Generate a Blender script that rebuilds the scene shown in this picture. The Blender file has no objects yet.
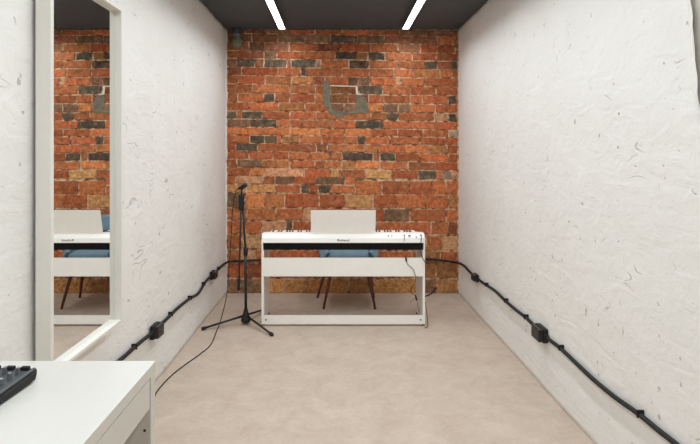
import bpy, bmesh, math, random
from mathutils import Vector, Matrix, noise
random.seed(7)
S = bpy.context.scene
COL = S.collection

# ------------------------------------------------------------------ camera, world, exposure
CAMH, F = 1.38, 500.0
cam_d = bpy.data.cameras.new('camera'); cam = bpy.data.objects.new('camera', cam_d); COL.objects.link(cam)
cam.location = (0, 0, CAMH); cam.rotation_euler = (math.pi/2, 0, 0)
cam_d.sensor_width = 36; cam_d.lens = F*36/700.0
cam_d.shift_x = 13/700.0; cam_d.shift_y = -69/700.0
cam_d.clip_start = 0.02
S.camera = cam
w = bpy.data.worlds.new('world'); S.world = w; w.use_nodes = True
w.node_tree.nodes['Background'].inputs[0].default_value = (0.9, 0.95, 1, 1)
w.node_tree.nodes['Background'].inputs[1].default_value = 0.0
S.view_settings.view_transform = 'Standard'; S.view_settings.look = 'None'
S.view_settings.gamma = 1; S.view_settings.use_curve_mapping = False
S.view_settings.exposure = 0.0
LED = 5.0          # strength of the ceiling tubes
LAMPW = 6.2        # watts per metre of tube
SPREAD = 148.0      # beam angle of the tubes
LAMPC = (.88, .955, 1.0)
S.cycles.max_bounces = 12; S.cycles.diffuse_bounces = 8

# room numbers (metres); Y is depth from the camera
XL, YB, YF, ZC = -1.09, 4.93, -1.7, 2.595
def XR(y): return 1.192 + 0.034*min(1, max(0, (YB-y)/3.2))

# ------------------------------------------------------------------ colour / materials
def lin(c):
    c = c/255.0
    return c/12.92 if c <= 0.04045 else ((c+0.055)/1.055)**2.4
def rgb(r, g, b): return (lin(r), lin(g), lin(b), 1)
def new_mat(name):
    m = bpy.data.materials.new(name); m.use_nodes = True
    return m, m.node_tree.nodes, m.node_tree.links, m.node_tree.nodes['Principled BSDF']
def mat(name, col, rough=0.5, metal=0.0, var=0.06, scale=30, bump=0.0, spec=0.5):
    m, N, L, b = new_mat(name)
    b.inputs['Roughness'].default_value = rough; b.inputs['Metallic'].default_value = metal
    b.inputs['Specular IOR Level'].default_value = spec
    tc = N.new('ShaderNodeTexCoord'); n = N.new('ShaderNodeTexNoise'); n.inputs['Scale'].default_value = scale
    n.inputs['Detail'].default_value = 4
    L.new(tc.outputs['Object'], n.inputs['Vector'])
    r = N.new('ShaderNodeValToRGB')
    r.color_ramp.elements[0].position = .3; r.color_ramp.elements[1].position = .7
    r.color_ramp.elements[0].color = tuple(max(0, c*(1-var)) for c in col[:3])+(1,)
    r.color_ramp.elements[1].color = tuple(min(1, c*(1+var)) for c in col[:3])+(1,)
    L.new(n.outputs['Fac'], r.inputs['Fac']); L.new(r.outputs['Color'], b.inputs['Base Color'])
    if bump:
        bp = N.new('ShaderNodeBump'); bp.inputs['Strength'].default_value = bump; bp.inputs['Distance'].default_value = .002
        L.new(n.outputs['Fac'], bp.inputs['Height']); L.new(bp.outputs['Normal'], b.inputs['Normal'])
    return m
def emis(name, col, s):
    m, N, L, b = new_mat(name)
    b.inputs['Base Color'].default_value = (.9, .9, .9, 1)
    b.inputs['Emission Color'].default_value = col; b.inputs['Emission Strength'].default_value = s
    return m

WHITE = mat('white_lacquer', rgb(246, 243, 237), .35, var=.015)
WHITE2 = mat('white_satin_frame', rgb(228, 224, 216), .5, var=.015)
DESKW = mat('white_laminate', rgb(211, 209, 202), .3, var=.01)
BLACKP = mat('black_plastic', rgb(34, 33, 32), .6, var=.15, spec=.3)
BLACKF = mat('black_cloth_grille', rgb(24, 24, 23), .9, var=.15, spec=.1)
BLACKM = mat('black_painted_steel', rgb(30, 28, 27), .4, var=.1)
RUBBER = mat('black_rubber', rgb(26, 25, 25), .7, var=.15)
GREYP = mat('grey_plastic', rgb(92, 96, 100), .5, var=.08)
LGREY = mat('light_grey_cap', rgb(170, 172, 172), .5, var=.05)
MIXP = mat('mixer_panel', rgb(74, 78, 80), .5, var=.08)
INK = mat('printed_grey_lettering', rgb(70, 68, 66), .6)
BLUE = mat('blue_velvet', rgb(116, 142, 156), .85, var=.12, scale=14, bump=.2)
WOOD = mat('red_brown_wood', rgb(98, 50, 32), .45, var=.25, scale=25)
CEILM = mat('dark_grey_paint', rgb(72, 77, 79), .8, var=.05, scale=5)
CHROME = mat('steel', rgb(150, 150, 150), .3, metal=1)
LEDM = emis('lit_led_diffuser', (1, .99, .965, 1), LED)
HOUS = mat('dark_grey_aluminium', rgb(60, 60, 62), .5)
FOAM = mat('green_grey_foam', rgb(120, 122, 96), .9, var=.2, bump=.6)
PIPEM = mat('grey_blue_pipe', rgb(96, 98, 106), .6, var=.15)
m, N, L, b = new_mat('mirror_glass')
b.inputs['Base Color'].default_value = (.90, .91, .90, 1); b.inputs['Metallic'].default_value = 1; b.inputs['Roughness'].default_value = 0.0
MIRROR = m

def plaster_mat():
    m, N, L, b = new_mat('rough_white_plaster')
    b.inputs['Roughness'].default_value = .75; b.inputs['Specular IOR Level'].default_value = .25
    tc = N.new('ShaderNodeTexCoord')
    def nz(scale, detail=4, dist=0.0, rough=.5):
        n = N.new('ShaderNodeTexNoise'); n.inputs['Scale'].default_value = scale; n.inputs['Detail'].default_value = detail
        n.inputs['Distortion'].default_value = dist; n.inputs['Roughness'].default_value = rough
        L.new(tc.outputs['Object'], n.inputs['Vector']); return n.outputs['Fac']
    def mth(op, a, bb=None, c=None, clamp=False):
        x = N.new('ShaderNodeMath'); x.operation = op; x.use_clamp = clamp
        for i, v in enumerate((a, bb, c)):
            if v is None: continue
            if isinstance(v, (int, float)): x.inputs[i].default_value = v
            else: L.new(v, x.inputs[i])
        return x.outputs[0]
    mpp = N.new('ShaderNodeMapping'); mpp.vector_type = 'POINT'; mpp.inputs['Rotation'].default_value = (math.radians(40), 0, 0); mpp.inputs['Scale'].default_value = (1, .75, 1.9)
    L.new(tc.outputs['Object'], mpp.inputs['Vector'])
    def nzs(scale, detail, dist):
        n = N.new('ShaderNodeTexNoise'); n.inputs['Scale'].default_value = scale; n.inputs['Detail'].default_value = detail; n.inputs['Distortion'].default_value = dist
        L.new(mpp.outputs[0], n.inputs['Vector']); return n.outputs['Fac']
    # trowel scratches: thin iso-lines of a distorted noise, kept only in sparse patches
    a = nzs(5.5, 1, .1); line = mth('SUBTRACT', 1.0, mth('MULTIPLY', mth('ABSOLUTE', mth('SUBTRACT', a, .5)), 90), clamp=True)
    mask = mth('MULTIPLY', mth('SUBTRACT', nz(6.0, 3), .60), 14, clamp=True)
    scr = mth('MULTIPLY', line, mask)
    pit = mth('MULTIPLY', mth('SUBTRACT', nz(26, 2), .70), 14, clamp=True)
    marks = mth('MAXIMUM', scr, pit)
    broad = nz(2.2, 5, .4); fine = nz(60, 6)
    mix = N.new('ShaderNodeMix'); mix.data_type = 'RGBA'
    mix.inputs['A'].default_value = rgb(238, 236, 232); mix.inputs['B'].default_value = rgb(229, 226, 221)
    L.new(broad, mix.inputs['Factor'])
    mix2 = N.new('ShaderNodeMix'); mix2.data_type = 'RGBA'
    L.new(mix.outputs['Result'], mix2.inputs['A']); mix2.inputs['B'].default_value = rgb(176, 170, 162)
    L.new(mth('MULTIPLY', marks, .7), mix2.inputs['Factor']); L.new(mix2.outputs['Result'], b.inputs['Base Color'])
    h = mth('ADD', mth('MULTIPLY', fine, .12), mth('MULTIPLY', nz(11, 6, .8), .75))
    h = mth('ADD', h, mth('MULTIPLY', nzs(5, 5, 1.6), .7))
    h = mth('SUBTRACT', h, mth('MULTIPLY', marks, .6))
    bp = N.new('ShaderNodeBump'); bp.inputs['Strength'].default_value = .75; bp.inputs['Distance'].default_value = .009
    L.new(h, bp.inputs['Height']); L.new(bp.outputs['Normal'], b.inputs['Normal'])
    return m
PLASTER = plaster_mat()
GREYWALL = mat('grey_beige_jamb_plaster', rgb(205, 198, 188), .8, var=.05, scale=8, bump=.4)

def floor_mat():
    m, N, L, b = new_mat('greige_stone_floor')
    b.inputs['Roughness'].default_value = .55; b.inputs['Specular IOR Level'].default_value = .35
    tc = N.new('ShaderNodeTexCoord')
    mp = N.new('ShaderNodeMapping'); mp.inputs['Scale'].default_value = (1.3, 1.3, 1); L.new(tc.outputs['Object'], mp.inputs['Vector'])
    n1 = N.new('ShaderNodeTexNoise'); n1.inputs['Scale'].default_value = 4.5; n1.inputs['Detail'].default_value = 9; n1.inputs['Roughness'].default_value = .7
    n1.inputs['Distortion'].default_value = .5
    L.new(mp.outputs[0], n1.inputs['Vector'])
    n2 = N.new('ShaderNodeTexNoise'); n2.inputs['Scale'].default_value = 38; n2.inputs['Detail'].default_value = 5
    L.new(tc.outputs['Object'], n2.inputs['Vector'])
    r = N.new('ShaderNodeValToRGB'); e = r.color_ramp.elements
    e[0].position = .30; e[0].color = rgb(180, 161, 145); e[1].position = .70; e[1].color = rgb(200, 184, 168)
    L.new(n1.outputs['Fac'], r.inputs['Fac'])
    mx = N.new('ShaderNodeMix'); mx.data_type = 'RGBA'; mx.blend_type = 'OVERLAY'; mx.inputs['Factor'].default_value = .12
    L.new(r.outputs['Color'], mx.inputs['A']); L.new(n2.outputs['Fac'], mx.inputs['B'])
    L.new(mx.outputs['Result'], b.inputs['Base Color'])
    bp = N.new('ShaderNodeBump'); bp.inputs['Strength'].default_value = .15; bp.inputs['Distance'].default_value = .003
    L.new(n1.outputs['Fac'], bp.inputs['Height']); L.new(bp.outputs['Normal'], b.inputs['Normal'])
    return m
FLOORM = floor_mat()

def brick_mat():
    m, N, L, b = new_mat('old_brick')
    b.inputs['Roughness'].default_value = .9; b.inputs['Specular IOR Level'].default_value = .2
    at = N.new('ShaderNodeAttribute'); at.attribute_name = 'tone'
    tc = N.new('ShaderNodeTexCoord')
    n = N.new('ShaderNodeTexNoise'); n.inputs['Scale'].default_value = 45; n.inputs['Detail'].default_value = 6; n.inputs['Roughness'].default_value = .65
    n2 = N.new('ShaderNodeTexNoise'); n2.inputs['Scale'].default_value = 16; n2.inputs['Detail'].default_value = 6; n2.inputs['Roughness'].default_value = .7
    for q in (n, n2): L.new(tc.outputs['Object'], q.inputs['Vector'])
    hs = N.new('ShaderNodeHueSaturation')
    mr = N.new('ShaderNodeMapRange'); mr.inputs['From Min'].default_value = .3; mr.inputs['From Max'].default_value = .7
    mr.inputs['To Min'].default_value = .66; mr.inputs['To Max'].default_value = 1.34
    L.new(n.outputs['Fac'], mr.inputs['Value']); L.new(mr.outputs[0], hs.inputs['Value']); L.new(at.outputs['Color'], hs.inputs['Color'])
    sm = N.new('ShaderNodeMapRange'); sm.inputs['From Min'].default_value = .50; sm.inputs['From Max'].default_value = .70
    sm.inputs['To Min'].default_value = 0; sm.inputs['To Max'].default_value = .5; sm.clamp = True
    L.new(n2.outputs['Fac'], sm.inputs['Value'])
    mx = N.new('ShaderNodeMix'); mx.data_type = 'RGBA'; L.new(sm.outputs[0], mx.inputs['Factor'])
    L.new(hs.outputs[0], mx.inputs['A']); mx.inputs['B'].default_value = rgb(196, 142, 106)
    sm2 = N.new('ShaderNodeMapRange'); sm2.inputs['From Min'].default_value = .30; sm2.inputs['From Max'].default_value = .42
    sm2.inputs['To Min'].default_value = .45; sm2.inputs['To Max'].default_value = 0; L.new(n2.outputs['Fac'], sm2.inputs['Value'])
    mx2 = N.new('ShaderNodeMix'); mx2.data_type = 'RGBA'; L.new(sm2.outputs[0], mx2.inputs['Factor'])
    L.new(mx.outputs['Result'], mx2.inputs['A']); mx2.inputs['B'].default_value = rgb(96, 58, 42)
    n3 = N.new('ShaderNodeTexNoise'); n3.inputs['Scale'].default_value = 24; n3.inputs['Detail'].default_value = 3; n3.inputs['Distortion'].default_value = .6
    L.new(tc.outputs['Object'], n3.inputs['Vector'])
    m3 = N.new('ShaderNodeMapRange'); m3.inputs['From Min'].default_value = .35; m3.inputs['From Max'].default_value = .65
    m3.inputs['To Min'].default_value = .72; m3.inputs['To Max'].default_value = 1.22; L.new(n3.outputs['Fac'], m3.inputs['Value'])
    h3 = N.new('ShaderNodeHueSaturation'); L.new(m3.outputs[0], h3.inputs['Value']); L.new(mx2.outputs['Result'], h3.inputs['Color'])
    L.new(h3.outputs[0], b.inputs['Base Color'])
    bp = N.new('ShaderNodeBump'); bp.inputs['Strength'].default_value = .8; bp.inputs['Distance'].default_value = .004
    L.new(n.outputs['Fac'], bp.inputs['Height']); L.new(bp.outputs['Normal'], b.inputs['Normal'])
    return m
BRICK = brick_mat()
MORTAR = mat('old_mortar', rgb(188, 148, 112), .95, var=.38, scale=22, bump=.8)
_r = [n for n in MORTAR.node_tree.nodes if n.type == 'VALTORGB'][0].color_ramp
_r.elements[0].position = .36; _r.elements[0].color = rgb(112, 76, 56); _r.elements[1].position = .60; _r.elements[1].color = rgb(224, 190, 156)
_e = _r.elements.new(.47); _e.color = rgb(182, 138, 104)
PATCHM = mat('grey_cement_patch', rgb(124, 114, 95), .95, var=.28, scale=25, bump=.8)
LIMEM = mat('pale_lime_mortar', rgb(232, 214, 194), .9, var=.05, bump=.4)

# ------------------------------------------------------------------ geometry helpers
def link_bm(name, bm, m, parent=None, smooth=False, recalc=True):
    if recalc: bmesh.ops.recalc_face_normals(bm, faces=bm.faces)
    me = bpy.data.meshes.new(name); bm.to_mesh(me); bm.free()
    ms = m if isinstance(m, (list, tuple)) else [m]
    for q in ms: me.materials.append(q)
    if smooth:
        for p in me.polygons: p.use_smooth = True
    o = bpy.data.objects.new(name, me); COL.objects.link(o)
    if parent:
        o.parent = parent
        if parent.type == 'EMPTY' and parent.parent is None:
            o.matrix_parent_inverse = Matrix.Translation(parent.location).inverted()
    return o
def tag(o, label=None, cat=None, group=None, kind=None):
    if label: o['label'] = label
    if cat: o['category'] = cat
    if group: o['group'] = group
    if kind: o['kind'] = kind
    return o
def thing(name, loc, label, cat, group=None):
    o = bpy.data.objects.new(name, None); o.empty_display_size = .05; COL.objects.link(o); o.location = loc
    return tag(o, label, cat, group)
def struct(name, bm, m, smooth=False):
    o = link_bm(name, bm, m, smooth=smooth); o['kind'] = 'structure'; return o
def box(bm, x0, x1, y0, y1, z0, z1, bev=0.0, seg=2):
    r = bmesh.ops.create_cube(bm, size=1)
    vs = r['verts']
    for v in vs:
        v.co = Vector(((x0+x1)/2+v.co.x*(x1-x0), (y0+y1)/2+v.co.y*(y1-y0), (z0+z1)/2+v.co.z*(z1-z0)))
    if bev:
        es = list({e for v in vs for e in v.link_edges})
        bmesh.ops.bevel(bm, geom=es, offset=bev, segments=seg, affect='EDGES', profile=.7)
def B(): return bmesh.new()
def boxobj(name, dims, m, parent=None, bev=.002):
    bm = B(); box(bm, *dims, bev=bev); return link_bm(name, bm, m, parent)
def catmull(pts, n=8):
    P = [Vector(p) for p in pts]
    if len(P) < 3: return P
    P = [P[0]*2-P[1]] + P + [P[-1]*2-P[-2]]; out = []
    for i in range(1, len(P)-2):
        for k in range(n):
            t = k/n; a, b_, c, d = P[i-1], P[i], P[i+1], P[i+2]
            out.append(.5*((2*b_)+(c-a)*t+(2*a-5*b_+4*c-d)*t*t+(3*b_-a-3*c+d)*t**3))
    out.append(P[-2])
    for q in out: q.z = max(q.z, .0035)
    return out
def tube(bm, pts, r, seg=10, cap=True):
    """pts polyline; r scalar or list"""
    P = [Vector(p) for p in pts]; rings = []
    up = Vector((0, 0, 1))
    t0 = (P[1]-P[0]).normalized()
    nrm = t0.orthogonal().normalized()
    for i, p in enumerate(P):
        t = ((P[min(i+1, len(P)-1)]-P[max(i-1, 0)])).normalized()
        nrm = (nrm-t*nrm.dot(t)).normalized(); bi = t.cross(nrm)
        rr = r[i] if isinstance(r, (list, tuple)) else r
        rings.append([bm.verts.new(p+(nrm*math.cos(a)+bi*math.sin(a))*rr) for a in [2*math.pi*k/seg for k in range(seg)]])
    for a, b_ in zip(rings, rings[1:]):
        for k in range(seg):
            bm.faces.new((a[k], a[(k+1) % seg], b_[(k+1) % seg], b_[k]))
    if cap:
        bm.faces.new(rings[0][::-1]); bm.faces.new(rings[-1])
def tubeobj(name, pts, r, m, parent=None, seg=10, smooth_pts=0):
    bm = B(); tube(bm, catmull(pts, smooth_pts) if smooth_pts else pts, r, seg); o = link_bm(name, bm, m, parent, smooth=True)
    return o
def prism_x(bm, prof, x0, x1, bev=0.0):
    """extrude a (y,z) profile along X"""
    a = [bm.verts.new((x0, y, z)) for y, z in prof]; c = [bm.verts.new((x1, y, z)) for y, z in prof]
    fs = [bm.faces.new(a), bm.faces.new(c[::-1])]
    n = len(prof)
    for i in range(n): fs.append(bm.faces.new((a[i], c[i], c[(i+1) % n], a[(i+1) % n])))
    if bev:
        es = list({e for f in fs for e in f.edges}); bmesh.ops.bevel(bm, geom=es, offset=bev, segments=2, affect='EDGES')

def at_depth(px, py, y):
    s = F/y; return Vector(((px-337)/s, y, CAMH-(py-153)/s))
def on_left(px, py, off=.0):      # point on the left wall
    x = XL+off; s = (px-337)/x; return Vector((x, F/s, CAMH-(py-153)/s))
def on_right(px, py, off=.0):
    x = 1.21
    for _ in range(4):
        s = (px-337)/x; x = XR(F/s)-off
    s = (px-337)/x; return Vector((x, F/s, CAMH-(py-153)/s))
def on_back(px, py, off=.0): return at_depth(px, py, YB-off)
def on_floor(px, py, h=.0):
    s = (py-153)/(CAMH-h); return Vector(((px-337)/s, F/s, h))

# ------------------------------------------------------------------ room shell
bm = B(); box(bm, XL-.25, 1.7, YF-.1, YB+.15, -.08, 0); struct('floor', bm, FLOORM)
bm = B(); box(bm, XL-.25, 1.7, YF-.1, YB+.15, ZC, ZC+.08); struct('ceiling', bm, CEILM)

def wall_grid(xf, y0, y1, name, sign, m, amp=.0035, step=.03, ragged=None):
    bm = B(); ny = int((y1-y0)/step); nz = int(ZC/step)+1; g = []
    for i in range(ny+1):
        col = []
        for k in range(nz+1):
            z = ZC*k/nz; yy = y0+(y1-y0)*i/ny
            if ragged: yy += ragged(z)*(1-i/ny)**6
            p = Vector((xf(yy), yy, z))
            d = noise.fractal(Vector((yy*1.6, z*1.6, sign*5)), 1.0, 2.0, 4)*amp + noise.noise(Vector((yy*7, z*5, 3)))*amp*.4
            p.x -= sign*d; col.append(bm.verts.new(p))
        g.append(col)
    for i in range(ny):
        for k in range(nz): bm.faces.new((g[i][k], g[i+1][k], g[i+1][k+1], g[i][k+1]))
    # outer shell so the wall is solid
    back = [bm.verts.new((xf(y0)+sign*.12, q.co.y, q.co.z)) for q in (g[0][0], g[0][-1])] + [bm.verts.new((xf(y0)+sign*.12, y1, z)) for z in (ZC, 0)]
    bm.faces.new(back)
    bm.faces.new([v for v in g[0]] + [back[1], back[0]])
    bm.faces.new([v for v in g[-1]] + [back[2], back[3]])
    bm.faces.new([c[0] for c in g] + [back[3], back[0]]); bm.faces.new([c[-1] for c in g] + [back[2], back[1]])
    o = struct(name, bm, m, smooth=False)
    for p in o.data.polygons:
        if p.area < .01: p.use_smooth = True
    return o
wall_grid(lambda y: XL, YF, YB+.02, 'wall_left', -1, PLASTER, amp=.006)
wall_grid(XR, 1.70, YB+.02, 'wall_right', 1, PLASTER, amp=.005, ragged=lambda z: .012*noise.noise(Vector((0, z*11, 1)))+max(-.06, .117*(z-1.53)-.012)+.006*noise.noise(Vector((0, z*40, 1))))
# nearer stretch of the right wall: a return behind the rough plaster end
bm = B(); box(bm, 1.34, 1.46, YF, 1.72, 0, ZC); box(bm, 1.245, 1.40, 1.66, 1.80, 0, ZC)
struct('wall_right', bm, GREYWALL)
bm = B(); box(bm, XL-.1, 1.46, YF-.1, YF, 0, ZC); struct('wall_front', bm, PLASTER)

# brick wall ---------------------------------------------------------
PAL = dict(R=(186, 105, 66), O=(204, 122, 74), D=(92, 80, 68), K=(132, 98, 74), B=(152, 98, 72), P=(150, 86, 60), W=(156, 102, 66),
           T=(208, 152, 112), Y=(222, 160, 104), G=(168, 146, 120), M=(172, 112, 68), N=(192, 136, 86))
ROWS = [
 (29.0,33.2,30.4,36.7,"226B 245B 265B 290R 315R 342R 372R 399B 426B"),
 (33.7,42,37.3,44.4,"226B 252B 278K 305K 330D 357K 384B 411B 437R 454B"),
 (42.4,50.4,45.2,53.1,"226B 249K 265B 289R 317P 341R 371R 398B 420R 437R 455P"),
 (50.8,58.4,53.9,61.1,"226R 250B 264K 277R 304R 335D 357M 368D 385R 412R 436R"),
 (58.9,66.8,61.9,69.3,"226B 237D 255B 264D 287B 291D 315G 321R 349D 369R 398R 425D 437P 451D"),
 (67.2,75,70.1,78,"226P 242R 278R 301D 306R 342R 369R 394R 413M 440R 452R"),
 (75.5,83.6,78.8,86.4,"226R 239R 265M 292M 314P 325R 348K 358K 370R 396T 401R 424R"),
 (84.1,92.6,87.1,95.2,"226R 253R 290R 315R 330W 359D 383R 410R 436R"),
 (93.3,101.6,96.1,104,"226R 238R 264D 275R 290R 315M 330W 348P 369R 384R 410R 422R 448D 456R"),
 (102.3,110.3,104.9,112.8,"226R 249R 279M 305R 330K 344K 369O 383K 398K 411R 435R"),
 (111,118.4,113.7,121.2,"226D 237R 242D 262R 290R 316R 345O 371R 387D 398R 424R 434T 448D 456G"),
 (119.1,126.6,122,129.5,"226K 250D 276R 291R 302R 331R 356D 383R 409R 436R"),
 (127.2,134.6,130.3,137.1,"226O 261O 290O 319R 345O 371R 398R 423R 449G"),
 (135.2,142.3,137.8,145,"226O 250D 265K 277R 282M 300R 322R 345R 357D 365R 390R 420R 445R"),
 (142.9,150.4,145.7,153.3,"226R 236D 258R 290P 316P 327R 342O 365O 378R 404R 430M 447R"),
 (151.1,158.6,154.1,161.9,"226R 249R 273R 289R 308O 330R 342D 373R 380D 395R 420R 448R"),
 (159.3,166.8,162.8,170.4,"226R 237K 262O 278O 290R 315R 323O 342M 355O 380R 408P 435R"),
 (167.5,175.2,171.2,179.8,"226R 250O 264T 304R 330Y 338R 342R 365Y 392R 418D 436R 442G 452T"),
 (175.9,183.6,177.8,184.8,"226R 236T 263P 275K 294R 316K 345R 355."),
 (184.4,192,186,193.8,"226Y 247Y 276R 301D 309R 318D 330R 355."),
 (180.8,194.4,180.8,194.4,"355O 382R 409R 432O 446R"),
 (193,206.8,195.4,208.3,"226K 245O 265O 285R 319R 345Y 373R 398R 425R 448M"),
 (207.8,219.8,209.6,221,"226M 247O 276R 303T 311R 340R 375R 384K 410R 446R"),
 (220.8,233.4,222.2,234.2,"226O 246R 262T 286D 293R 320R 350R 376R 401R 431R 448P"),
 (234.8,248,236,250.3,"226R 242T 262R 292R 322M 352R 382R 412O 426O 442T"),
 (249.4,262,251.6,262.2,"226M 240T 256R 285R 318R 350R 378R 412M 440R"),
 (263.4,277.4,263.4,277.4,"226R 247P 270R 300M 330N 362M 392N 414M 436M"),
 (278.8,292.6,278.8,292.6,"226K 240K 266N 284N 306N 328N 349N 374N 397N 418K 437N"),
]
bm = B(); tone = bm.loops.layers.float_color.new('tone')
box(bm, XL-.12, 1.40, YB, YB+.12, 0, ZC)
# wavy mortar bed just proud of the wall core
g = []
nx, nz = 150, 170
for i in range(nx+1):
    g.append([bm.verts.new((XL-.01+(1.23-XL)*i/nx, YB-.0075-.0045*noise.fractal(Vector((i*.3, k*.3, 0)), 1, 2, 3), ZC*k/nz)) for k in range(nz+1)])
for i in range(nx):
    for k in range(nz):
        f = bm.faces.new((g[i][k], g[i][k+1], g[i+1][k+1], g[i+1][k])); f.smooth = True
for f in bm.faces: f.material_index = 0
def rough_slab(pts, y_front, y_back, midx, col=None, inset=.003, jit=.0022, step=.016):
    out = []
    for (a, c) in zip(pts, pts[1:]+pts[:1]):
        n = max(1, int(math.dist(a, c)/step))
        for k in range(n):
            t = k/n; out.append((a[0]+(c[0]-a[0])*t+random.uniform(-jit, jit)*1.6, a[1]+(c[1]-a[1])*t+random.uniform(-jit, jit)*1.6))
    cx = sum(p[0] for p in out)/len(out); cz = sum(p[1] for p in out)/len(out)
    def ins(p, d):
        v = Vector((p[0]-cx, p[1]-cz)); l = v.length
        mx = max(abs(q[0]-cx) for q in out); mz = max(abs(q[1]-cz) for q in out)
        return (cx+v.x*(1-d/mx), cz+v.y*(1-d/mz))
    fr = [bm.verts.new((ins(p, inset)[0], y_front+random.uniform(-.0008, .0008), ins(p, inset)[1])) for p in out]
    bk = [bm.verts.new((p[0], y_front+inset, p[1])) for p in out]
    bb = [bm.verts.new((p[0], y_back, p[1])) for p in out]
    fs = [bm.faces.new(fr)]; n = len(out)
    for i in range(n):
        j = (i+1) % n
        fs.append(bm.faces.new((fr[i], bk[i], bk[j], fr[j]))); fs.append(bm.faces.new((bk[i], bb[i], bb[j], bk[j])))
    for f in fs:
        f.material_index = midx
        if col:
            for l in f.loops: l[tone] = col
for (tl, bl, tr, br, spec) in ROWS:
    R0 = (tl, bl, tr, br)
    items = [(float(t[:-1]), t[-1]) for t in spec.split()]
    for i, (x0, c) in enumerate(items):
        if c == '.': continue
        x1 = items[i+1][0] if i+1 < len(items) else 463.5
        if i == 0 and x0 <= 226: x0 = 222.5
        x0 += .6; x1 -= .6; tl, bl, tr, br = R0[0]+.3, R0[1]-.2, R0[2]+.3, R0[3]-.2
        def yy(x, l, r): return l+(r-l)*(x-226)/234
        q = [(x0, yy(x0, bl, br)), (x1, yy(x1, bl, br)), (x1, yy(x1, tl, tr)), (x0, yy(x0, tl, tr))]
        pts = []
        for (px, py) in q:
            p = on_back(px, py); pts.append((p.x+random.uniform(-.004, .004), min(ZC-.003, max(.002, p.z+.004*noise.noise(Vector((p.x*2.5, p.z*9, 0)))))+random.uniform(-.0022, .0022)))
        base = PAL[c]; k = random.uniform(.86, 1.10); h = random.uniform(-6, 6)
        colr = tuple(min(255, max(0, v)) for v in (base[0]*k, base[1]*k+h, base[2]*k+h*.6))
        rough_slab(pts, YB-.012-random.uniform(0, .005), YB, 1, (lin(colr[0]), lin(colr[1]), lin(colr[2]), 1))
def pixpoly(P): return [(lambda p: (p.x, p.z))(on_back(*q)) for q in P]
# old cement repair around the patched bricks
rough_slab(pixpoly([(322.5,82),(329,80.5),(330,86),(329.5,94),(331,104),(334,111.5),(324,106),(323,97)][::-1]), YB-.019, YB, 2, jit=.002)
rough_slab(pixpoly([(328,105),(331,104),(334,110.8),(345,111.5),(358,110),(366,110.5),(368,113),(358,113),(345,114.5),(340,118),(334,115.5),(328,112)][::-1]), YB-.0185, YB, 2, jit=.002)
rough_slab(pixpoly([(356,94.5),(364,96),(367,103),(367.5,111),(357,111),(356,104)][::-1]), YB-.0178, YB, 2, jit=.002)
rough_slab(pixpoly([(330,85.2),(357.5,86.2),(357.5,87.4),(330,86.4)][::-1]), YB-.02, YB, 3, inset=.001, jit=.0008)
rough_slab(pixpoly([(355.2,86.5),(357.6,86.5),(358,93.5),(361,94.4),(361,95.4),(356,94.8)][::-1]), YB-.02, YB, 3, inset=.001, jit=.0008)
wb = link_bm('wall_back', bm, [MORTAR, BRICK, PATCHM, LIMEM], recalc=True); wb['kind'] = 'structure'

# ragged plaster return at both brick edges (the plaster stops short of the brick)
for nm, sgn in (('trim_1', -1), ('trim_2', 1)):
    bm = B(); n = 130; rows = []
    xw = XL-.01 if sgn < 0 else XR(YB)+.01
    for k in range(n+1):
        z = ZC*k/n
        wdt = .018+.010*noise.noise(Vector((z*9, sgn, 0)))+.006*noise.noise(Vector((z*31, sgn, 4)))
        rows.append([bm.verts.new((xw, YB-.03, z)), bm.verts.new((xw-sgn*wdt, YB-.028+.004*noise.noise(Vector((z*20, 1, sgn))), z)), bm.verts.new((xw-sgn*(wdt+.004), YB-.002, z))])
    for a, c in zip(rows, rows[1:]):
        for j in range(2): bm.faces.new((a[j], a[j+1], c[j+1], c[j]))
    struct(nm, bm, PLASTER if sgn < 0 else MORTAR)

# ------------------------------------------------------------------ ceiling light tubes
def led(xc, y0, y1, label, em=LEDM):
    t = thing('linear_ceiling_light', (xc, (y0+y1)/2, ZC), label, 'ceiling light', 'linear lights along the ceiling')
    boxobj('housing', (xc-.031, xc+.031, y0, y1, ZC-.0395, ZC-.0005), HOUS, t, bev=.002)
    boxobj('diffuser', (xc-.029, xc+.029, y0+.003, y1-.003, ZC-.041, ZC-.036), em, t, bev=.0005)
    ld = bpy.data.lights.new('tube_light', 'AREA'); ld.shape = 'RECTANGLE'; ld.size = .056; ld.size_y = y1-y0-.01
    ld.energy = LAMPW*(y1-y0); ld.spread = math.radians(SPREAD); ld.color = LAMPC
    lo = bpy.data.objects.new('tube_light', ld); COL.objects.link(lo); lo.location = (xc, (y0+y1)/2, ZC-.042); lo.parent = t
    lo.matrix_parent_inverse = Matrix.Translation(t.location).inverted()
led(-.520, -1.3, 4.74, 'long glowing white light bar on the dark ceiling, left one above the microphone stand')  # both bars: unseen run behind the camera is guessed, added to light the foreground
led(.650, -1.3, 4.74, 'long glowing white light bar on the dark ceiling, right one nearer the bare wall')

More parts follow.
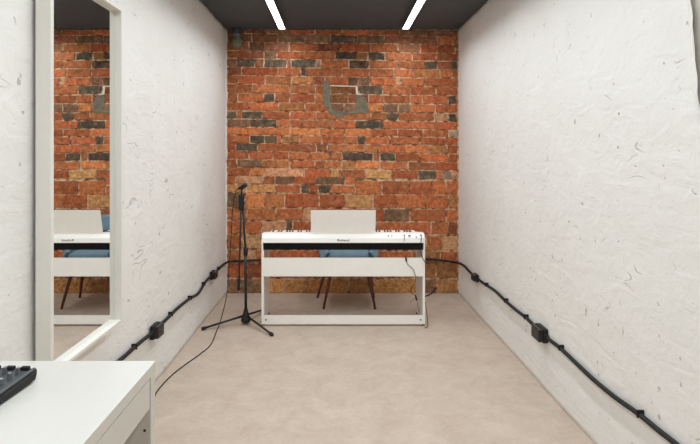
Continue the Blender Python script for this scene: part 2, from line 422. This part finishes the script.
# ------------------------------------------------------------------ pipe stub in the top left corner
p0 = on_back(236.5, 27, .07)
t = thing('pipe_stub', (p0.x, p0.y, ZC), 'grey pipe stub with greenish foam plug in the top left corner of the brick wall', 'pipe')
tubeobj('pipe', [(p0.x, YB-.065, ZC), (p0.x, YB-.065, ZC-.05), (p0.x+.003, YB-.060, ZC-.085)], [.036, .038, .040], PIPEM, t, 16)
tubeobj('collar', [(p0.x, YB-.065, ZC-.05), (p0.x, YB-.065, ZC-.066)], .046, PIPEM, t, 16)
bm = B(); bmesh.ops.create_icosphere(bm, subdivisions=4, radius=1)
for v in bm.verts:
    d = 1+.22*noise.noise(v.co*2.2)+.06*noise.noise(v.co*7)
    v.co = Vector((p0.x+.004+v.co.x*.047*d, YB-.062+v.co.y*.042*d, ZC-.135+v.co.z*.062*d))
link_bm('foam_plug', bm, FOAM, t, smooth=True)

# ------------------------------------------------------------------ mirror on the left wall
MY0, MY1, MZ0, MZ1 = 1.783, 2.375, .578, 2.065
XGL, XFR, XBK = -1.049, -1.021, -1.0755
t = thing('wall_mirror', (XBK, (MY0+MY1)/2, MZ0), 'tall mirror in a deep white box frame hung on the left plaster wall', 'mirror')
FT = .013
boxobj('glass', (XGL-.004, XGL, MY0+FT*.5, MY1-FT*.5, MZ0+FT*.5, MZ1-FT*.5), MIRROR, t, bev=0)
for zz in (MZ0+.2, MZ1-.12): boxobj('hanging_bracket', (XL-.004, XBK+.001, 2.0, 2.16, zz, zz+.04), CHROME, t, bev=.001)
boxobj('backing', (XBK, XGL-.0045, MY0+.004, MY1-.004, MZ0+.004, MZ1-.004), WHITE2, t, bev=0)
boxobj('frame_side', (XBK, XFR, MY0, MY0+.020, MZ0, MZ1), WHITE2, t, bev=.0015)
boxobj('frame_side', (XBK, XFR, MY1-FT+.007, MY1+.007, MZ0, MZ1), WHITE2, t, bev=.0015)
boxobj('frame_rail', (XBK, XFR, MY0+.020, MY1-.006, MZ0, MZ0+FT), WHITE2, t, bev=.0015)
boxobj('frame_rail', (XBK, XFR, MY0+.020, MY1-.006, MZ1-FT, MZ1), WHITE2, t, bev=.0015)

# ------------------------------------------------------------------ desk
DX0, DX1, DY0, DY1, DT = -1.078, -.554, .42, 1.528, .745
t = thing('writing_desk', ((DX0+DX1)/2, (DY0+DY1)/2, 0), 'white laminate desk with a shallow drawer in the lower left foreground', 'desk')
boxobj('desktop', (DX0, DX1, DY0, DY1, DT-.033, DT), DESKW, t, bev=.0015)
for y0, y1 in ((DY1-.036, DY1-.001), (DY0+.001, DY0+.036)):
    boxobj('side_panel', (DX0+.004, DX1-.0015, y0, y1, 0, DT-.0335), DESKW, t, bev=.0015)
boxobj('modesty_panel', (DX0+.03, DX0+.045, DY0+.037, DY1-.037, .30, DT-.034), DESKW, t, bev=.001)
dr = boxobj('drawer', (DX1-.40, DX1-.003, DY0+.039, DY1-.0400, .620, DT-.0385), DESKW, t, bev=.0012)
bm = B()
r = bmesh.ops.create_cone(bm, cap_ends=True, segments=12, radius1=.004, radius2=.004, depth=.002)
bmesh.ops.rotate(bm, verts=r['verts'], matrix=Matrix.Rotation(math.pi/2, 3, 'X')); bmesh.ops.translate(bm, verts=r['verts'], vec=(DX1-.020, DY1-.0365, .552))
link_bm('screw', bm, BLACKP, t)

# ------------------------------------------------------------------ mixer on the desk
MX, MYY = -.836, 1.392
t = thing('audio_mixer', (MX-.13, MYY-.11, DT), 'black audio mixer with grey knobs on the left end of the white desk', 'audio mixer')
def loc_box(name, u0, u1, v0, v1, z0, z1, m, parent, bev=.002, tilt=0):
    bm = B(); box(bm, u0, u1, v0, v1, z0, z1, bev=bev); return place(name, bm, m, parent)
RM = Matrix.Rotation(math.radians(-3.0), 4, 'Z')
def place(name, bm, m, parent, smooth=False):
    M = Matrix.Translation((MX, MYY, DT)) @ RM
    bmesh.ops.transform(bm, matrix=M, verts=bm.verts)
    o = link_bm(name, bm, m, None, smooth)
    o.parent = parent
    if parent.parent is None: o.matrix_parent_inverse = Matrix.Translation(parent.location).inverted()
    return o
# local u: 0 at right edge going negative left; v: 0 at far edge going negative to camera
bm = B(); prism_x(bm, [(-.006, .004), (-.006, .026), (-.21, .018), (-.21, .004)], -.236, -.008, bev=.002); body = place('body', bm, BLACKP, t)
bm = B(); prism_x(bm, [(0, .024), (.002, .033), (-.004, .037), (-.215, .029), (-.218, .018), (-.212, .016)], -.245, 0, bev=.002); top = place('control_panel', bm, MIXP, t)
for u0 in (-.245, -.008):
    bm = B(); prism_x(bm, [(-.004, .006), (.002, .020), (.003, .032), (-.004, .0365), (-.218, .0285), (-.222, .018), (-.212, .006)], u0, u0+.008, bev=.0015); ck = place('side_cheek', bm, BLACKP, t)
    bm = B(); prism_x(bm, [(.001, .033), (-.004, .0395), (-.218, .0315), (-.220, .028)], u0+.0005, u0+.0075, bev=.001); place('cheek_trim', bm, GREYP, t)
def knob(u, v, r, h, capm):
    zt = .037+(v+.004)*.008/.211
    bm = B(); tube(bm, [(u, v, zt-.001), (u, v, zt+.002), (u, v, zt+h*.9), (u, v, zt+h)], [r*1.25, r*1.1, r, r*.8], 14)
    k = place('knob', bm, capm, t)
    bm = B(); tube(bm, [(u, v, zt+h-.0008), (u, v, zt+h+.0004)], r*.74, 14); place('knob_cap', bm, LGREY, k).matrix_parent_inverse = Matrix.Identity(4)
    bm = B(); box(bm, u-.0009, u+.0009, v, v+r*.8, zt+h-.0005, zt+h+.0006, bev=0); c = place('pointer', bm, BLACKP, k)
    c.matrix_parent_inverse = Matrix.Translation(t.location).inverted() @ Matrix.Identity(4)
    c.matrix_parent_inverse = Matrix.Identity(4)
for iu in range(6):
    for iv in range(6):
        knob(-.026-iu*.037, -.040-iv*.031, .0056, .019, GREYP)
for iu in range(5):
    bm = B(); box(bm, -.034-iu*.042, -.012-iu*.042, -.020, -.008, .036, .046, bev=.002); place('jack_socket', bm, BLACKP, t)

# ------------------------------------------------------------------ piano stand and piano
PX0, PX1, PY = -.602, .702, 3.985
t = thing('piano_stand', ((PX0+PX1)/2, PY+.17, 0), 'white wooden piano stand with open lower frame standing on the floor', 'piano stand')
for x0 in (PX0, PX1-.018):
    boxobj('side_panel', (x0, x0+.018, PY, PY+.345, .014, .606), WHITE, t, bev=.0015)
    for y in (PY+.03, PY+.31):
        bm = B(); tube(bm, [(x0+.009, y, 0), (x0+.009, y, .013)], [.014, .012], 14); link_bm('foot', bm, BLACKP, t)
boxobj('back_panel', (PX0+.0185, PX1-.0185, PY+.001, PY+.018, .396, .543), WHITE, t, bev=.001)
boxobj('bottom_rail', (PX0+.0185, PX1-.0185, PY+.001, PY+.020, .014, .082), WHITE, t, bev=.001)
for x in (PX0+.036, PX1-.036):
    bm = B(); tube(bm, [(x, PY-.002, .05), (x, PY+.002, .05)], .006, 12); link_bm('screw_cap', bm, BLACKP, t)

t = thing('digital_piano', ((PX0+PX1)/2, PY+.15, .606), 'white digital piano seen from its back, resting on the white stand', 'piano')
PP = t
prof = [(PY+.001, .663), (PY+.010, .700), (PY+.035, .727), (PY+.055, .730), (PY+.135, .730), (PY+.138, .706), (PY+.285, .706), (PY+.285, .663)]
bm = B(); prism_x(bm, prof, PX0+.0125, PX1-.0125, bev=.0015); link_bm('body', bm, WHITE, t)
boxobj('speaker_housing', (PX0+.019, PX1-.019, PY+.006, PY+.27, .607, .6625), BLACKF, t, bev=.002)
prof2 = [(PY, .607), (PY, .664), (PY+.009, .702), (PY+.034, .731), (PY+.055, .733), (PY+.140, .728), (PY+.29, .707), (PY+.29, .607)]
for x0 in (PX0, PX1-.012):
    bm = B(); prism_x(bm, prof2, x0, x0+.012, bev=.003); link_bm('end_cap', bm, WHITE, t)
# keys
nwh = 52; kx0 = PX0+.045; kw = (PX1-.045-kx0)/nwh
for x0, x1 in ((PX0+.013, kx0-.001), (PX1-.044, PX1-.013)):
    boxobj('end_block', (x0, x1, PY+.139, PY+.284, .7065, .7085), WHITE, t, bev=.002)
keyw = boxobj('white_key', (kx0+.0006, kx0+kw-.0006, PY+.139, PY+.284, .7065, .7215), WHITE, t, bev=.001)
keyb = boxobj('black_key', (kx0-.0048, kx0+.0048, PY+.139, PY+.232, .718, .7325), BLACKP, t, bev=.0015)
for i in range(nwh):
    if i:
        k = keyw.copy(); COL.objects.link(k); k.location.x += kw*i
    note = (i+5) % 7                      # leftmost white key is A
    if i < nwh-1 and note in (0, 1, 3, 4, 5):
        k = keyb.copy(); COL.objects.link(k); k.location.x += kw*(i+1)
COL.objects.unlink(keyb); bpy.data.objects.remove(keyb)
# music rest leaning to the back
rx0, rx1 = at_depth(311, 0, PY+.05).x, at_depth(375.3, 0, PY+.05).x
bm = B()
n = 20; prof = []
outline = [(rx0+.001, .757), (rx0, .925), (rx1, .925), (rx1-.001, .757)]
low = [(rx1-.006+(rx0-rx1+.012)*k/n, .7375+.010*abs(2*k/n-1)**8-.001) for k in range(n+1)]
outl = outline[1:3]+[(rx1, .748)]+low+[(rx0, .748)]
fr = [bm.verts.new((x, PY+.045-(z-.735)*.26, z)) for x, z in outl]; bk = [bm.verts.new((x, PY+.053-(z-.735)*.26, z)) for x, z in outl]
bm.faces.new(fr); bm.faces.new(bk[::-1])
for i in range(len(fr)):
    j = (i+1) % len(fr); bm.faces.new((fr[i], bk[i], bk[j], fr[j]))
link_bm('music_rest', bm, WHITE, t)
def text_mesh(name, s, size, loc, m, parent, extr=.0004, sx=1.0):
    cu = bpy.data.curves.new(name, 'FONT'); cu.body = s; cu.size = size; cu.align_x = 'CENTER'; cu.align_y = 'CENTER'; cu.extrude = extr; cu.offset = size*.012
    tmp = bpy.data.objects.new('tmp', cu); COL.objects.link(tmp)
    dg = bpy.context.evaluated_depsgraph_get(); me = bpy.data.meshes.new_from_object(tmp.evaluated_get(dg)); bpy.data.objects.remove(tmp)
    a = math.atan2(.037, .009)
    me.transform(Matrix.Translation(loc) @ Matrix.Rotation(a, 4, 'X') @ Matrix.Diagonal((sx, 1, 1, 1)))
    me.materials.clear(); me.materials.append(m)
    o = bpy.data.objects.new(name, me); COL.objects.link(o); o.parent = parent
    o.matrix_parent_inverse = Matrix.Translation(parent.location).inverted(); return o
text_mesh('brand_lettering', 'Roland', .024, (at_depth(343.3, 238, PY).x, PY+.0050, .683), INK, t, sx=1.45)
def rear(px, py): # x, z on the rear panel
    return at_depth(px, py, PY+.006)
for nm, px, py, wx, wz in (('jack_socket', 388.5, 236, .009, .008), ('jack_socket', 392, 235.8, .009, .006), ('usb_port', 409.5, 235.8, .018, .007), ('jack_socket', 416.5, 237.2, .010, .006)):
    p = rear(px, py); yb = PY+.001+(p.z-.663)*.25
    boxobj(nm, (p.x-wx/2, p.x+wx/2, yb-.003, yb+.006, p.z-wz/2, p.z+wz/2), BLACKP, t, bev=.001)
boxobj('port_caption', (.36, .372, PY+.0022, PY+.004, .667, .6685), INK, t, bev=0); boxobj('port_caption', (.50, .535, PY+.0022, PY+.004, .667, .6685), INK, t, bev=0)

# cables at the piano's right side
p = rear(404, 234.5); q = rear(404, 239)
t = thing('adaptor_plug', (p.x, PY, q.z), 'small black plug in the middle socket on the back of the white piano', 'plug')
tubeobj('plug', [(p.x, PY+.006, p.z-.004), (p.x, PY-.020, p.z-.004)], .0045, BLACKP, t)
tubeobj('cable', [(p.x, PY-.020, p.z-.004), (p.x, PY-.028, p.z-.012), (p.x, PY-.016, q.z-.002), (p.x+.002, PY-.004, q.z-.012)], .002, BLACKP, t, 8, 5)
P = lambda px, py, y: at_depth(px, py, y)
t = thing('power_cord', (.67, PY, 0), 'black cord running from the far right socket of the white piano down to the floor', 'cord')
a = rear(420.7, 235)
tubeobj('plug', [(a.x, PY+.006, a.z), (a.x, PY-.022, a.z)], .0055, BLACKP, t)
tubeobj('cable', [(a.x, PY-.020, a.z), (a.x, PY-.032, a.z-.02), P(420.8, 244, PY-.02), P(421.2, 252, PY-.014), P(422.6, 258, PY-.012), P(425.6, 264, PY-.004), (PX1+.012, PY+.05, .40), (PX1+.012, PY+.09, .25), (PX1+.014, PY+.12, .20), (PX1+.012, PY+.02, .14), (PX1+.022, PY+.02, .05), (PX1+.018, PY-.02, .006), (PX1-.01, PY-.05, .005)], .0028, RUBBER, t, 8, 6)
t = thing('pedal_cable', (.60, PY, .30), 'thin black cable hanging over the white stand panel with a plug at each end', 'cable')
tubeobj('plug', [P(405.8, 257.3, PY-.006), P(406.4, 261.5, PY-.007)], [.007, .0065], BLACKP, t)
tubeobj('cable', [P(406.4, 261, PY-.007), P(407.8, 264.5, PY-.006), P(412, 268, PY-.005), P(414.6, 273, PY-.005), P(415.4, 279, PY-.004), P(413.5, 285, PY+.03), P(411, 290, PY+.05), P(412, 293.5, PY+.05), P(416, 296, PY+.05)], .0022, RUBBER, t, 8, 6)
tubeobj('plug', [P(415.4, 295, PY+.05), P(416.6, 300.2, PY+.05)], [.0065, .008], BLACKP, t)
t = thing('loose_cable', (.74, 4.8, 0), 'short black cable lying on the floor against the bricks, right of the white stand', 'cable')
tubeobj('cable', [on_floor(418, 299, .006), on_floor(421, 297.5, .006), on_floor(425, 296.3, .006), on_floor(430, 294.2, .006), on_back(433.5, 291, .024), on_back(436.5, 287.6, .02)], .0055, RUBBER, t, 8, 6)
t = thing('wall_wart', (.66, 4.2, 0), 'thin black wire hanging inside the right end of the white stand', 'wire')
tubeobj('wire', [P(409.5, 303, PY+.1), P(412, 300.5, PY+.1), P(416, 298, PY+.09), P(417.5, 305, PY+.1), P(419, 312, PY+.12), (.655, PY+.10, .012), (.64, PY+.06, .003)], .0015, RUBBER, t, 6, 6)
t.name = 'hanging_wire'

# ------------------------------------------------------------------ blue chair behind the piano
CX, CY = .108, 4.59
t = thing('tub_chair', (CX, CY, 0), 'blue upholstered tub chair with red-brown wooden legs behind the white piano', 'chair')
def seat_shape(a, rx, ry, e=2.6):
    c, s_ = math.cos(a), math.sin(a)
    k = (abs(c)**e+abs(s_)**e)**(-1/e); return rx*k*c, ry*k*s_
bm = B(); n = 48; rings = []
for (sc, z) in ((.0, .392), (.80, .392), (.93, .402), (.985, .425), (1.0, .45), (.985, .470), (.93, .483), (.80, .490), (.4, .493), (0, .493)):
    if sc == 0: rings.append([bm.verts.new((CX, CY-.01, z))]); continue
    r = []
    for k in range(n):
        x, y = seat_shape(2*math.pi*k/n, .215*sc, .215*sc); r.append(bm.verts.new((CX+x, CY-.012+y, z-.018*max(0, y/.215)*1.0)))
    rings.append(r)
for a, c in zip(rings, rings[1:]):
    for k in range(n):
        j = (k+1) % n
        if len(a) == 1: bm.faces.new((a[0], c[k], c[j]))
        elif len(c) == 1: bm.faces.new((a[j], a[k], c[0]))
        else: bm.faces.new((a[k], a[j], c[j], c[k]))
link_bm('seat_cushion', bm, BLUE, t, smooth=True)
bm = B(); na, nh = 48, 14; th = .030; grids = []
for layer in (0, 1):
    G = []
    for i in range(na+1):
        u = i/na*2-1                        # -1..1 around the back
        ang = math.pi/2 - u*math.radians(128)
        topz = .50 + .285*max(0, math.cos(min(1, abs(u)/.92)*math.pi/2))**.75
        if abs(u) < .45: topz = max(topz, .755)
        colv = []
        for k in range(nh+1):
            v = k/nh; z = .375+(topz-.375)*v
            rx = .232+.050*math.sin(min(1, v*1.3)*math.pi/2)-.055*max(0, v-.55)/.45
            ry = .225+.030*v
            x, y = seat_shape(ang, rx-(th if layer else 0), ry-(th if layer else 0), 2.4)
            e = 1-.25*(1-math.sqrt(max(0, 1-max(0, v-.9)**2*100)))*0
            colv.append(bm.verts.new((CX+x, CY+y+(.035*max(0, v-.4) if abs(u) < .6 else .035*max(0, v-.4)*(1-abs(u))/.4), z)))
        G.append(colv)
    grids.append(G)
A, C = grids
for i in range(na):
    for k in range(nh):
        bm.faces.new((A[i][k], A[i][k+1], A[i+1][k+1], A[i+1][k])); bm.faces.new((C[i][k], C[i+1][k], C[i+1][k+1], C[i][k+1]))
    bm.faces.new((A[i][nh], C[i][nh], C[i+1][nh], A[i+1][nh])); bm.faces.new((A[i][0], A[i+1][0], C[i+1][0], C[i][0]))
for i in (0, na):
    for k in range(nh): bm.faces.new((A[i][k], A[i][k+1], C[i][k+1], C[i][k]))
sh = link_bm('backrest', bm, BLUE, t, smooth=True)
bm = B(); box(bm, CX-.20, CX+.20, CY-.18, CY+.20, .370, .392, bev=.008); link_bm('seat_base', bm, BLUE, t)
for (fx, fy, tx, ty) in ((-.119, 4.42, -.045, 4.48), (.338, 4.42, .262, 4.48), (-.186, 4.765, -.085, 4.71), (.352, 4.765, .285, 4.71)):
    tubeobj('leg', [(fx, fy, 0), (tx, ty, .372)], [.0105, .0175], WOOD, t, 14)

# ------------------------------------------------------------------ microphone stand
HX, HY = -.735, 4.03
t = thing('microphone_stand', (HX, HY, 0), 'black tripod boom microphone stand to the left of the white piano', 'microphone stand')
feet = [on_floor(203, 329, .01), on_floor(272, 335, .01), Vector((-.643, 4.355, .01))]
bm = B(); tube(bm, [(HX, HY, .018), (HX, HY, .030), (HX, HY, .060), (HX, HY, .098), (HX, HY, .122), (HX, HY, .128)], [.030, .040, .034, .020, .015, .012], 18)
link_bm('hub', bm, BLACKP, t, smooth=False)
for f in feet:
    d = Vector((f.x-HX, f.y-HY, 0)).normalized(); a = Vector((HX, HY, .070))+d*.022; e = Vector((f.x, f.y, .014))
    l = tubeobj('leg', [a, a.lerp(e, .97)], .0085, BLACKM, t, 12)
    c = tubeobj('rubber_foot', [a.lerp(e, .93), a.lerp(e, .955), e, e+(e-a).normalized()*.012], [.011, .014, .014, .010], RUBBER, l, 12)
ptop = at_depth(242.3, 207, HY)
tubeobj('lower_pole', [(HX, HY, .10), (HX-.002, HY, .60)], .0115, BLACKM, t, 14)
tubeobj('upper_pole', [(HX-.002, HY, .585), (ptop.x+.004, HY, ptop.z)], .0085, BLACKM, t, 14)
tubeobj('height_clutch', [(HX-.002, HY, .555), (HX-.002, HY, .57), (HX-.002, HY, .612), (HX-.002, HY, .622)], [.014, .018, .018, .013], BLACKP, t, 16)
cb = at_depth(242.2, 210, HY); ct = at_depth(241.4, 194.5, HY)
bm = B(); box(bm, ct.x-.019, ct.x+.022, HY-.030, HY+.014, cb.z, ct.z, bev=.008, seg=3); link_bm('boom_clutch', bm, BLACKP, t)
tubeobj('wing_knob', [(ct.x+.018, HY-.008, ct.z-.05), (ct.x+.034, HY-.008, ct.z-.05)], [.008, .013], CHROME, t, 12)
b0 = at_depth(238.6, 290, HY-.022); b1 = at_depth(241.6, 189, HY-.022)
bo = tubeobj('boom_arm', [b0, b1], .0072, BLACKM, t, 12)
tubeobj('counterweight', [b0+Vector((0, 0, -.005)), b0+Vector((0, 0, .01)), b0.lerp(b1, .11), b0.lerp(b1, .125)], [.010, .0135, .0135, .008], RUBBER, t, 14)
# microphone in its clip
mt = thing('microphone', (b1.x, b1.y, b1.z+.02), 'small black handheld microphone clipped on top of the black stand', 'microphone')
m0 = at_depth(238.6, 188.6, HY-.03); m1 = at_depth(246.6, 184.4, HY-.055)
tubeobj('clip', [b1-Vector((0, 0, .004)), b1+Vector((0, 0, .012)), (m0+m1)/2-Vector((0, 0, .012)), (m0+m1)/2], [.009, .011, .012, .017], BLACKP, mt, 12)
tubeobj('handle', [m0, m0.lerp(m1, .15), m0.lerp(m1, .62)], [.009, .012, .016], BLACKP, mt, 14)
d = (m1-m0)
tubeobj('grille', [m0+d*.60, m0+d*.66, m0+d*.8, m0+d*.95, m0+d*1.04], [.014, .018, .019, .016, .006], BLACKM, mt, 16)
# its cable
cp = [m0, m0+Vector((-.018, .0, -.012)), at_depth(234.6, 196, HY-.03), at_depth(232.4, 212, HY-.02), at_depth(231.2, 235, HY-.02), at_depth(229.6, 262, HY-.03), at_depth(227, 292, HY-.05), at_depth(224, 308, HY-.09),
      on_floor(218.6, 326.5, .006), on_floor(211, 344, .005), on_floor(200, 354, .005), on_floor(186, 364, .005), on_floor(173, 374, .005), on_floor(163, 384, .005), on_floor(155, 395, .005), on_floor(147, 415, .005), on_floor(135, 450, .005)]
cb_ = tubeobj('microphone_cable', cp, .0034, RUBBER, None, 8, 8)
tag(cb_, 'thin black cable drooping from the microphone and trailing across the floor to the desk', 'cable')

# ------------------------------------------------------------------ wall power cable with boxes and clips
def wp(fn, px, py, off=.016): return fn(px, py, off)
L1 = [Vector((XL+.016, 1.62, .40)), Vector((XL+.016, 2.1, .375))] + [on_left(px, py, .016) for px, py in ((122, 358.5), (133.6, 348), (143, 340), (155, 330.6), (163, 322.5), (170.8, 315), (176, 309.5), (182, 304.5), (190, 298.4), (197, 294.5), (201, 289.5), (204, 284), (208, 279), (212.4, 274.8), (218, 269.5), (223.5, 264.4))]
Bk = [on_back(px, py, .032) for px, py in ((229.5, 261.6), (240, 261), (262, 260.2), (300, 261), (345, 262), (390, 260), (424, 259.2), (440, 260), (452, 261.8), (457.5, 262.6))]
R1 = [on_right(px, py, .016) for px, py in ((463.5, 265.3), (469, 271), (476, 277.4), (484, 283.5), (494, 290), (500, 295.5), (506, 301.4), (516, 310), (526, 317.6), (534, 325.5), (542, 333), (551, 341), (560.6, 348.4), (576, 363), (593.4, 379.5), (614, 396.5), (637.8, 413.5), (658, 430), (678, 446))]
R1.append(R1[-1]+Vector((0, -.12, -.01))) 
pc = tubeobj('wall_power_cable', L1+Bk+R1, .0108, RUBBER, None, 12, 5)
tag(pc, 'thick black power cable strung around all three walls at knee height', 'cable')
def clip(p, side):
    bm = B()
    if side == 'L': a, c = (p.x-.017, p.x+.013), 0
    if side in 'LR':
        s = 1 if side == 'L' else -1
        box(bm, min(p.x-s*.016, p.x+s*.014), max(p.x-s*.016, p.x+s*.014), p.y-.004, p.y+.004, p.z-.010, p.z+.020, bev=.003)
    else: box(bm, p.x-.004, p.x+.004, p.y-.014, p.y+.018, p.z-.010, p.z+.020, bev=.003)
    o = link_bm('cable_clip', bm, BLACKP, None); o.parent = pc
for px, py in ((134.6, 347.5), (170.8, 314.8), (190, 298.4), (203.6, 284.5), (218.5, 269)): clip(on_left(px, py, .016), 'L')
for px, py in ((506, 301.2), (526, 317.6), (486.5, 285.2), (561, 348.6), (640, 415)): clip(on_right(px, py, .016), 'R')
def junction(c, side, tang, label, ln=.10, hh=.062, dp=.052):
    """surface socket box threaded on the cable"""
    tg = Vector(tang).normalized(); out = Vector((1 if side == 'L' else -1, 0, 0)); up = tg.cross(out); up = up if up.z > 0 else -up
    wx = XL if side == 'L' else XR(c.y)
    base = Vector((wx, c.y, c.z)) + out*.004
    t = thing('junction_box', tuple(base), label, 'junction box', 'black boxes on the wall cable')
    M = Matrix((( tg.x, up.x, out.x, base.x), (tg.y, up.y, out.y, base.y), (tg.z, up.z, out.z, base.z), (0, 0, 0, 1)))
    def put(name, bm, m):
        bmesh.ops.transform(bm, matrix=M, verts=bm.verts); return link_bm(name, bm, m, t)
    bm = B(); box(bm, -ln/2, ln/2, -hh/2, hh/2, 0, dp*.55, bev=.006); put('housing', bm, BLACKP)
    bm = B(); box(bm, -ln/2+.004, ln/2-.004, -hh/2+.004, hh/2-.004, dp*.5, dp, bev=.008, seg=3); put('cover', bm, BLACKM)
    for s_ in (-1, 1):
        bm = B(); tube(bm, [(s_*ln/2, 0, .014), (s_*(ln/2+.018), 0, .014)], [.017, .014], 14); put('cable_gland', bm, BLACKP)
    bm = B()
    for dx in (-.010, .010):
        tube(bm, [(dx-ln*.15, 0, dp-.001), (dx-ln*.15, 0, dp+.0008)], .0045, 10)
    put('socket', bm, RUBBER)
def tgt(fn, a, c): return fn(*c, .016)-fn(*a, .016)
junction(on_left(155, 330.6, .016), 'L', tgt(on_left, (148, 336), (162, 324)), 'larger black junction box on the left wall cable, between mirror and desk', ln=.105, hh=.078, dp=.05)
junction(on_left(212.4, 274.8, .016), 'L', tgt(on_left, (209, 278), (216, 271.5)), 'small black junction box on the left wall cable beside the microphone stand', ln=.10, hh=.068, dp=.05)
junction(on_right(476, 277.4, .016), 'R', tgt(on_right, (472, 274), (480, 280.5)), 'small black junction box on the right wall cable near the brick corner', ln=.09, hh=.062, dp=.045)
junction(on_right(542, 333, .016), 'R', tgt(on_right, (534, 326), (550, 340)), 'larger black junction box halfway along the right wall cable', ln=.115, hh=.080, dp=.055)
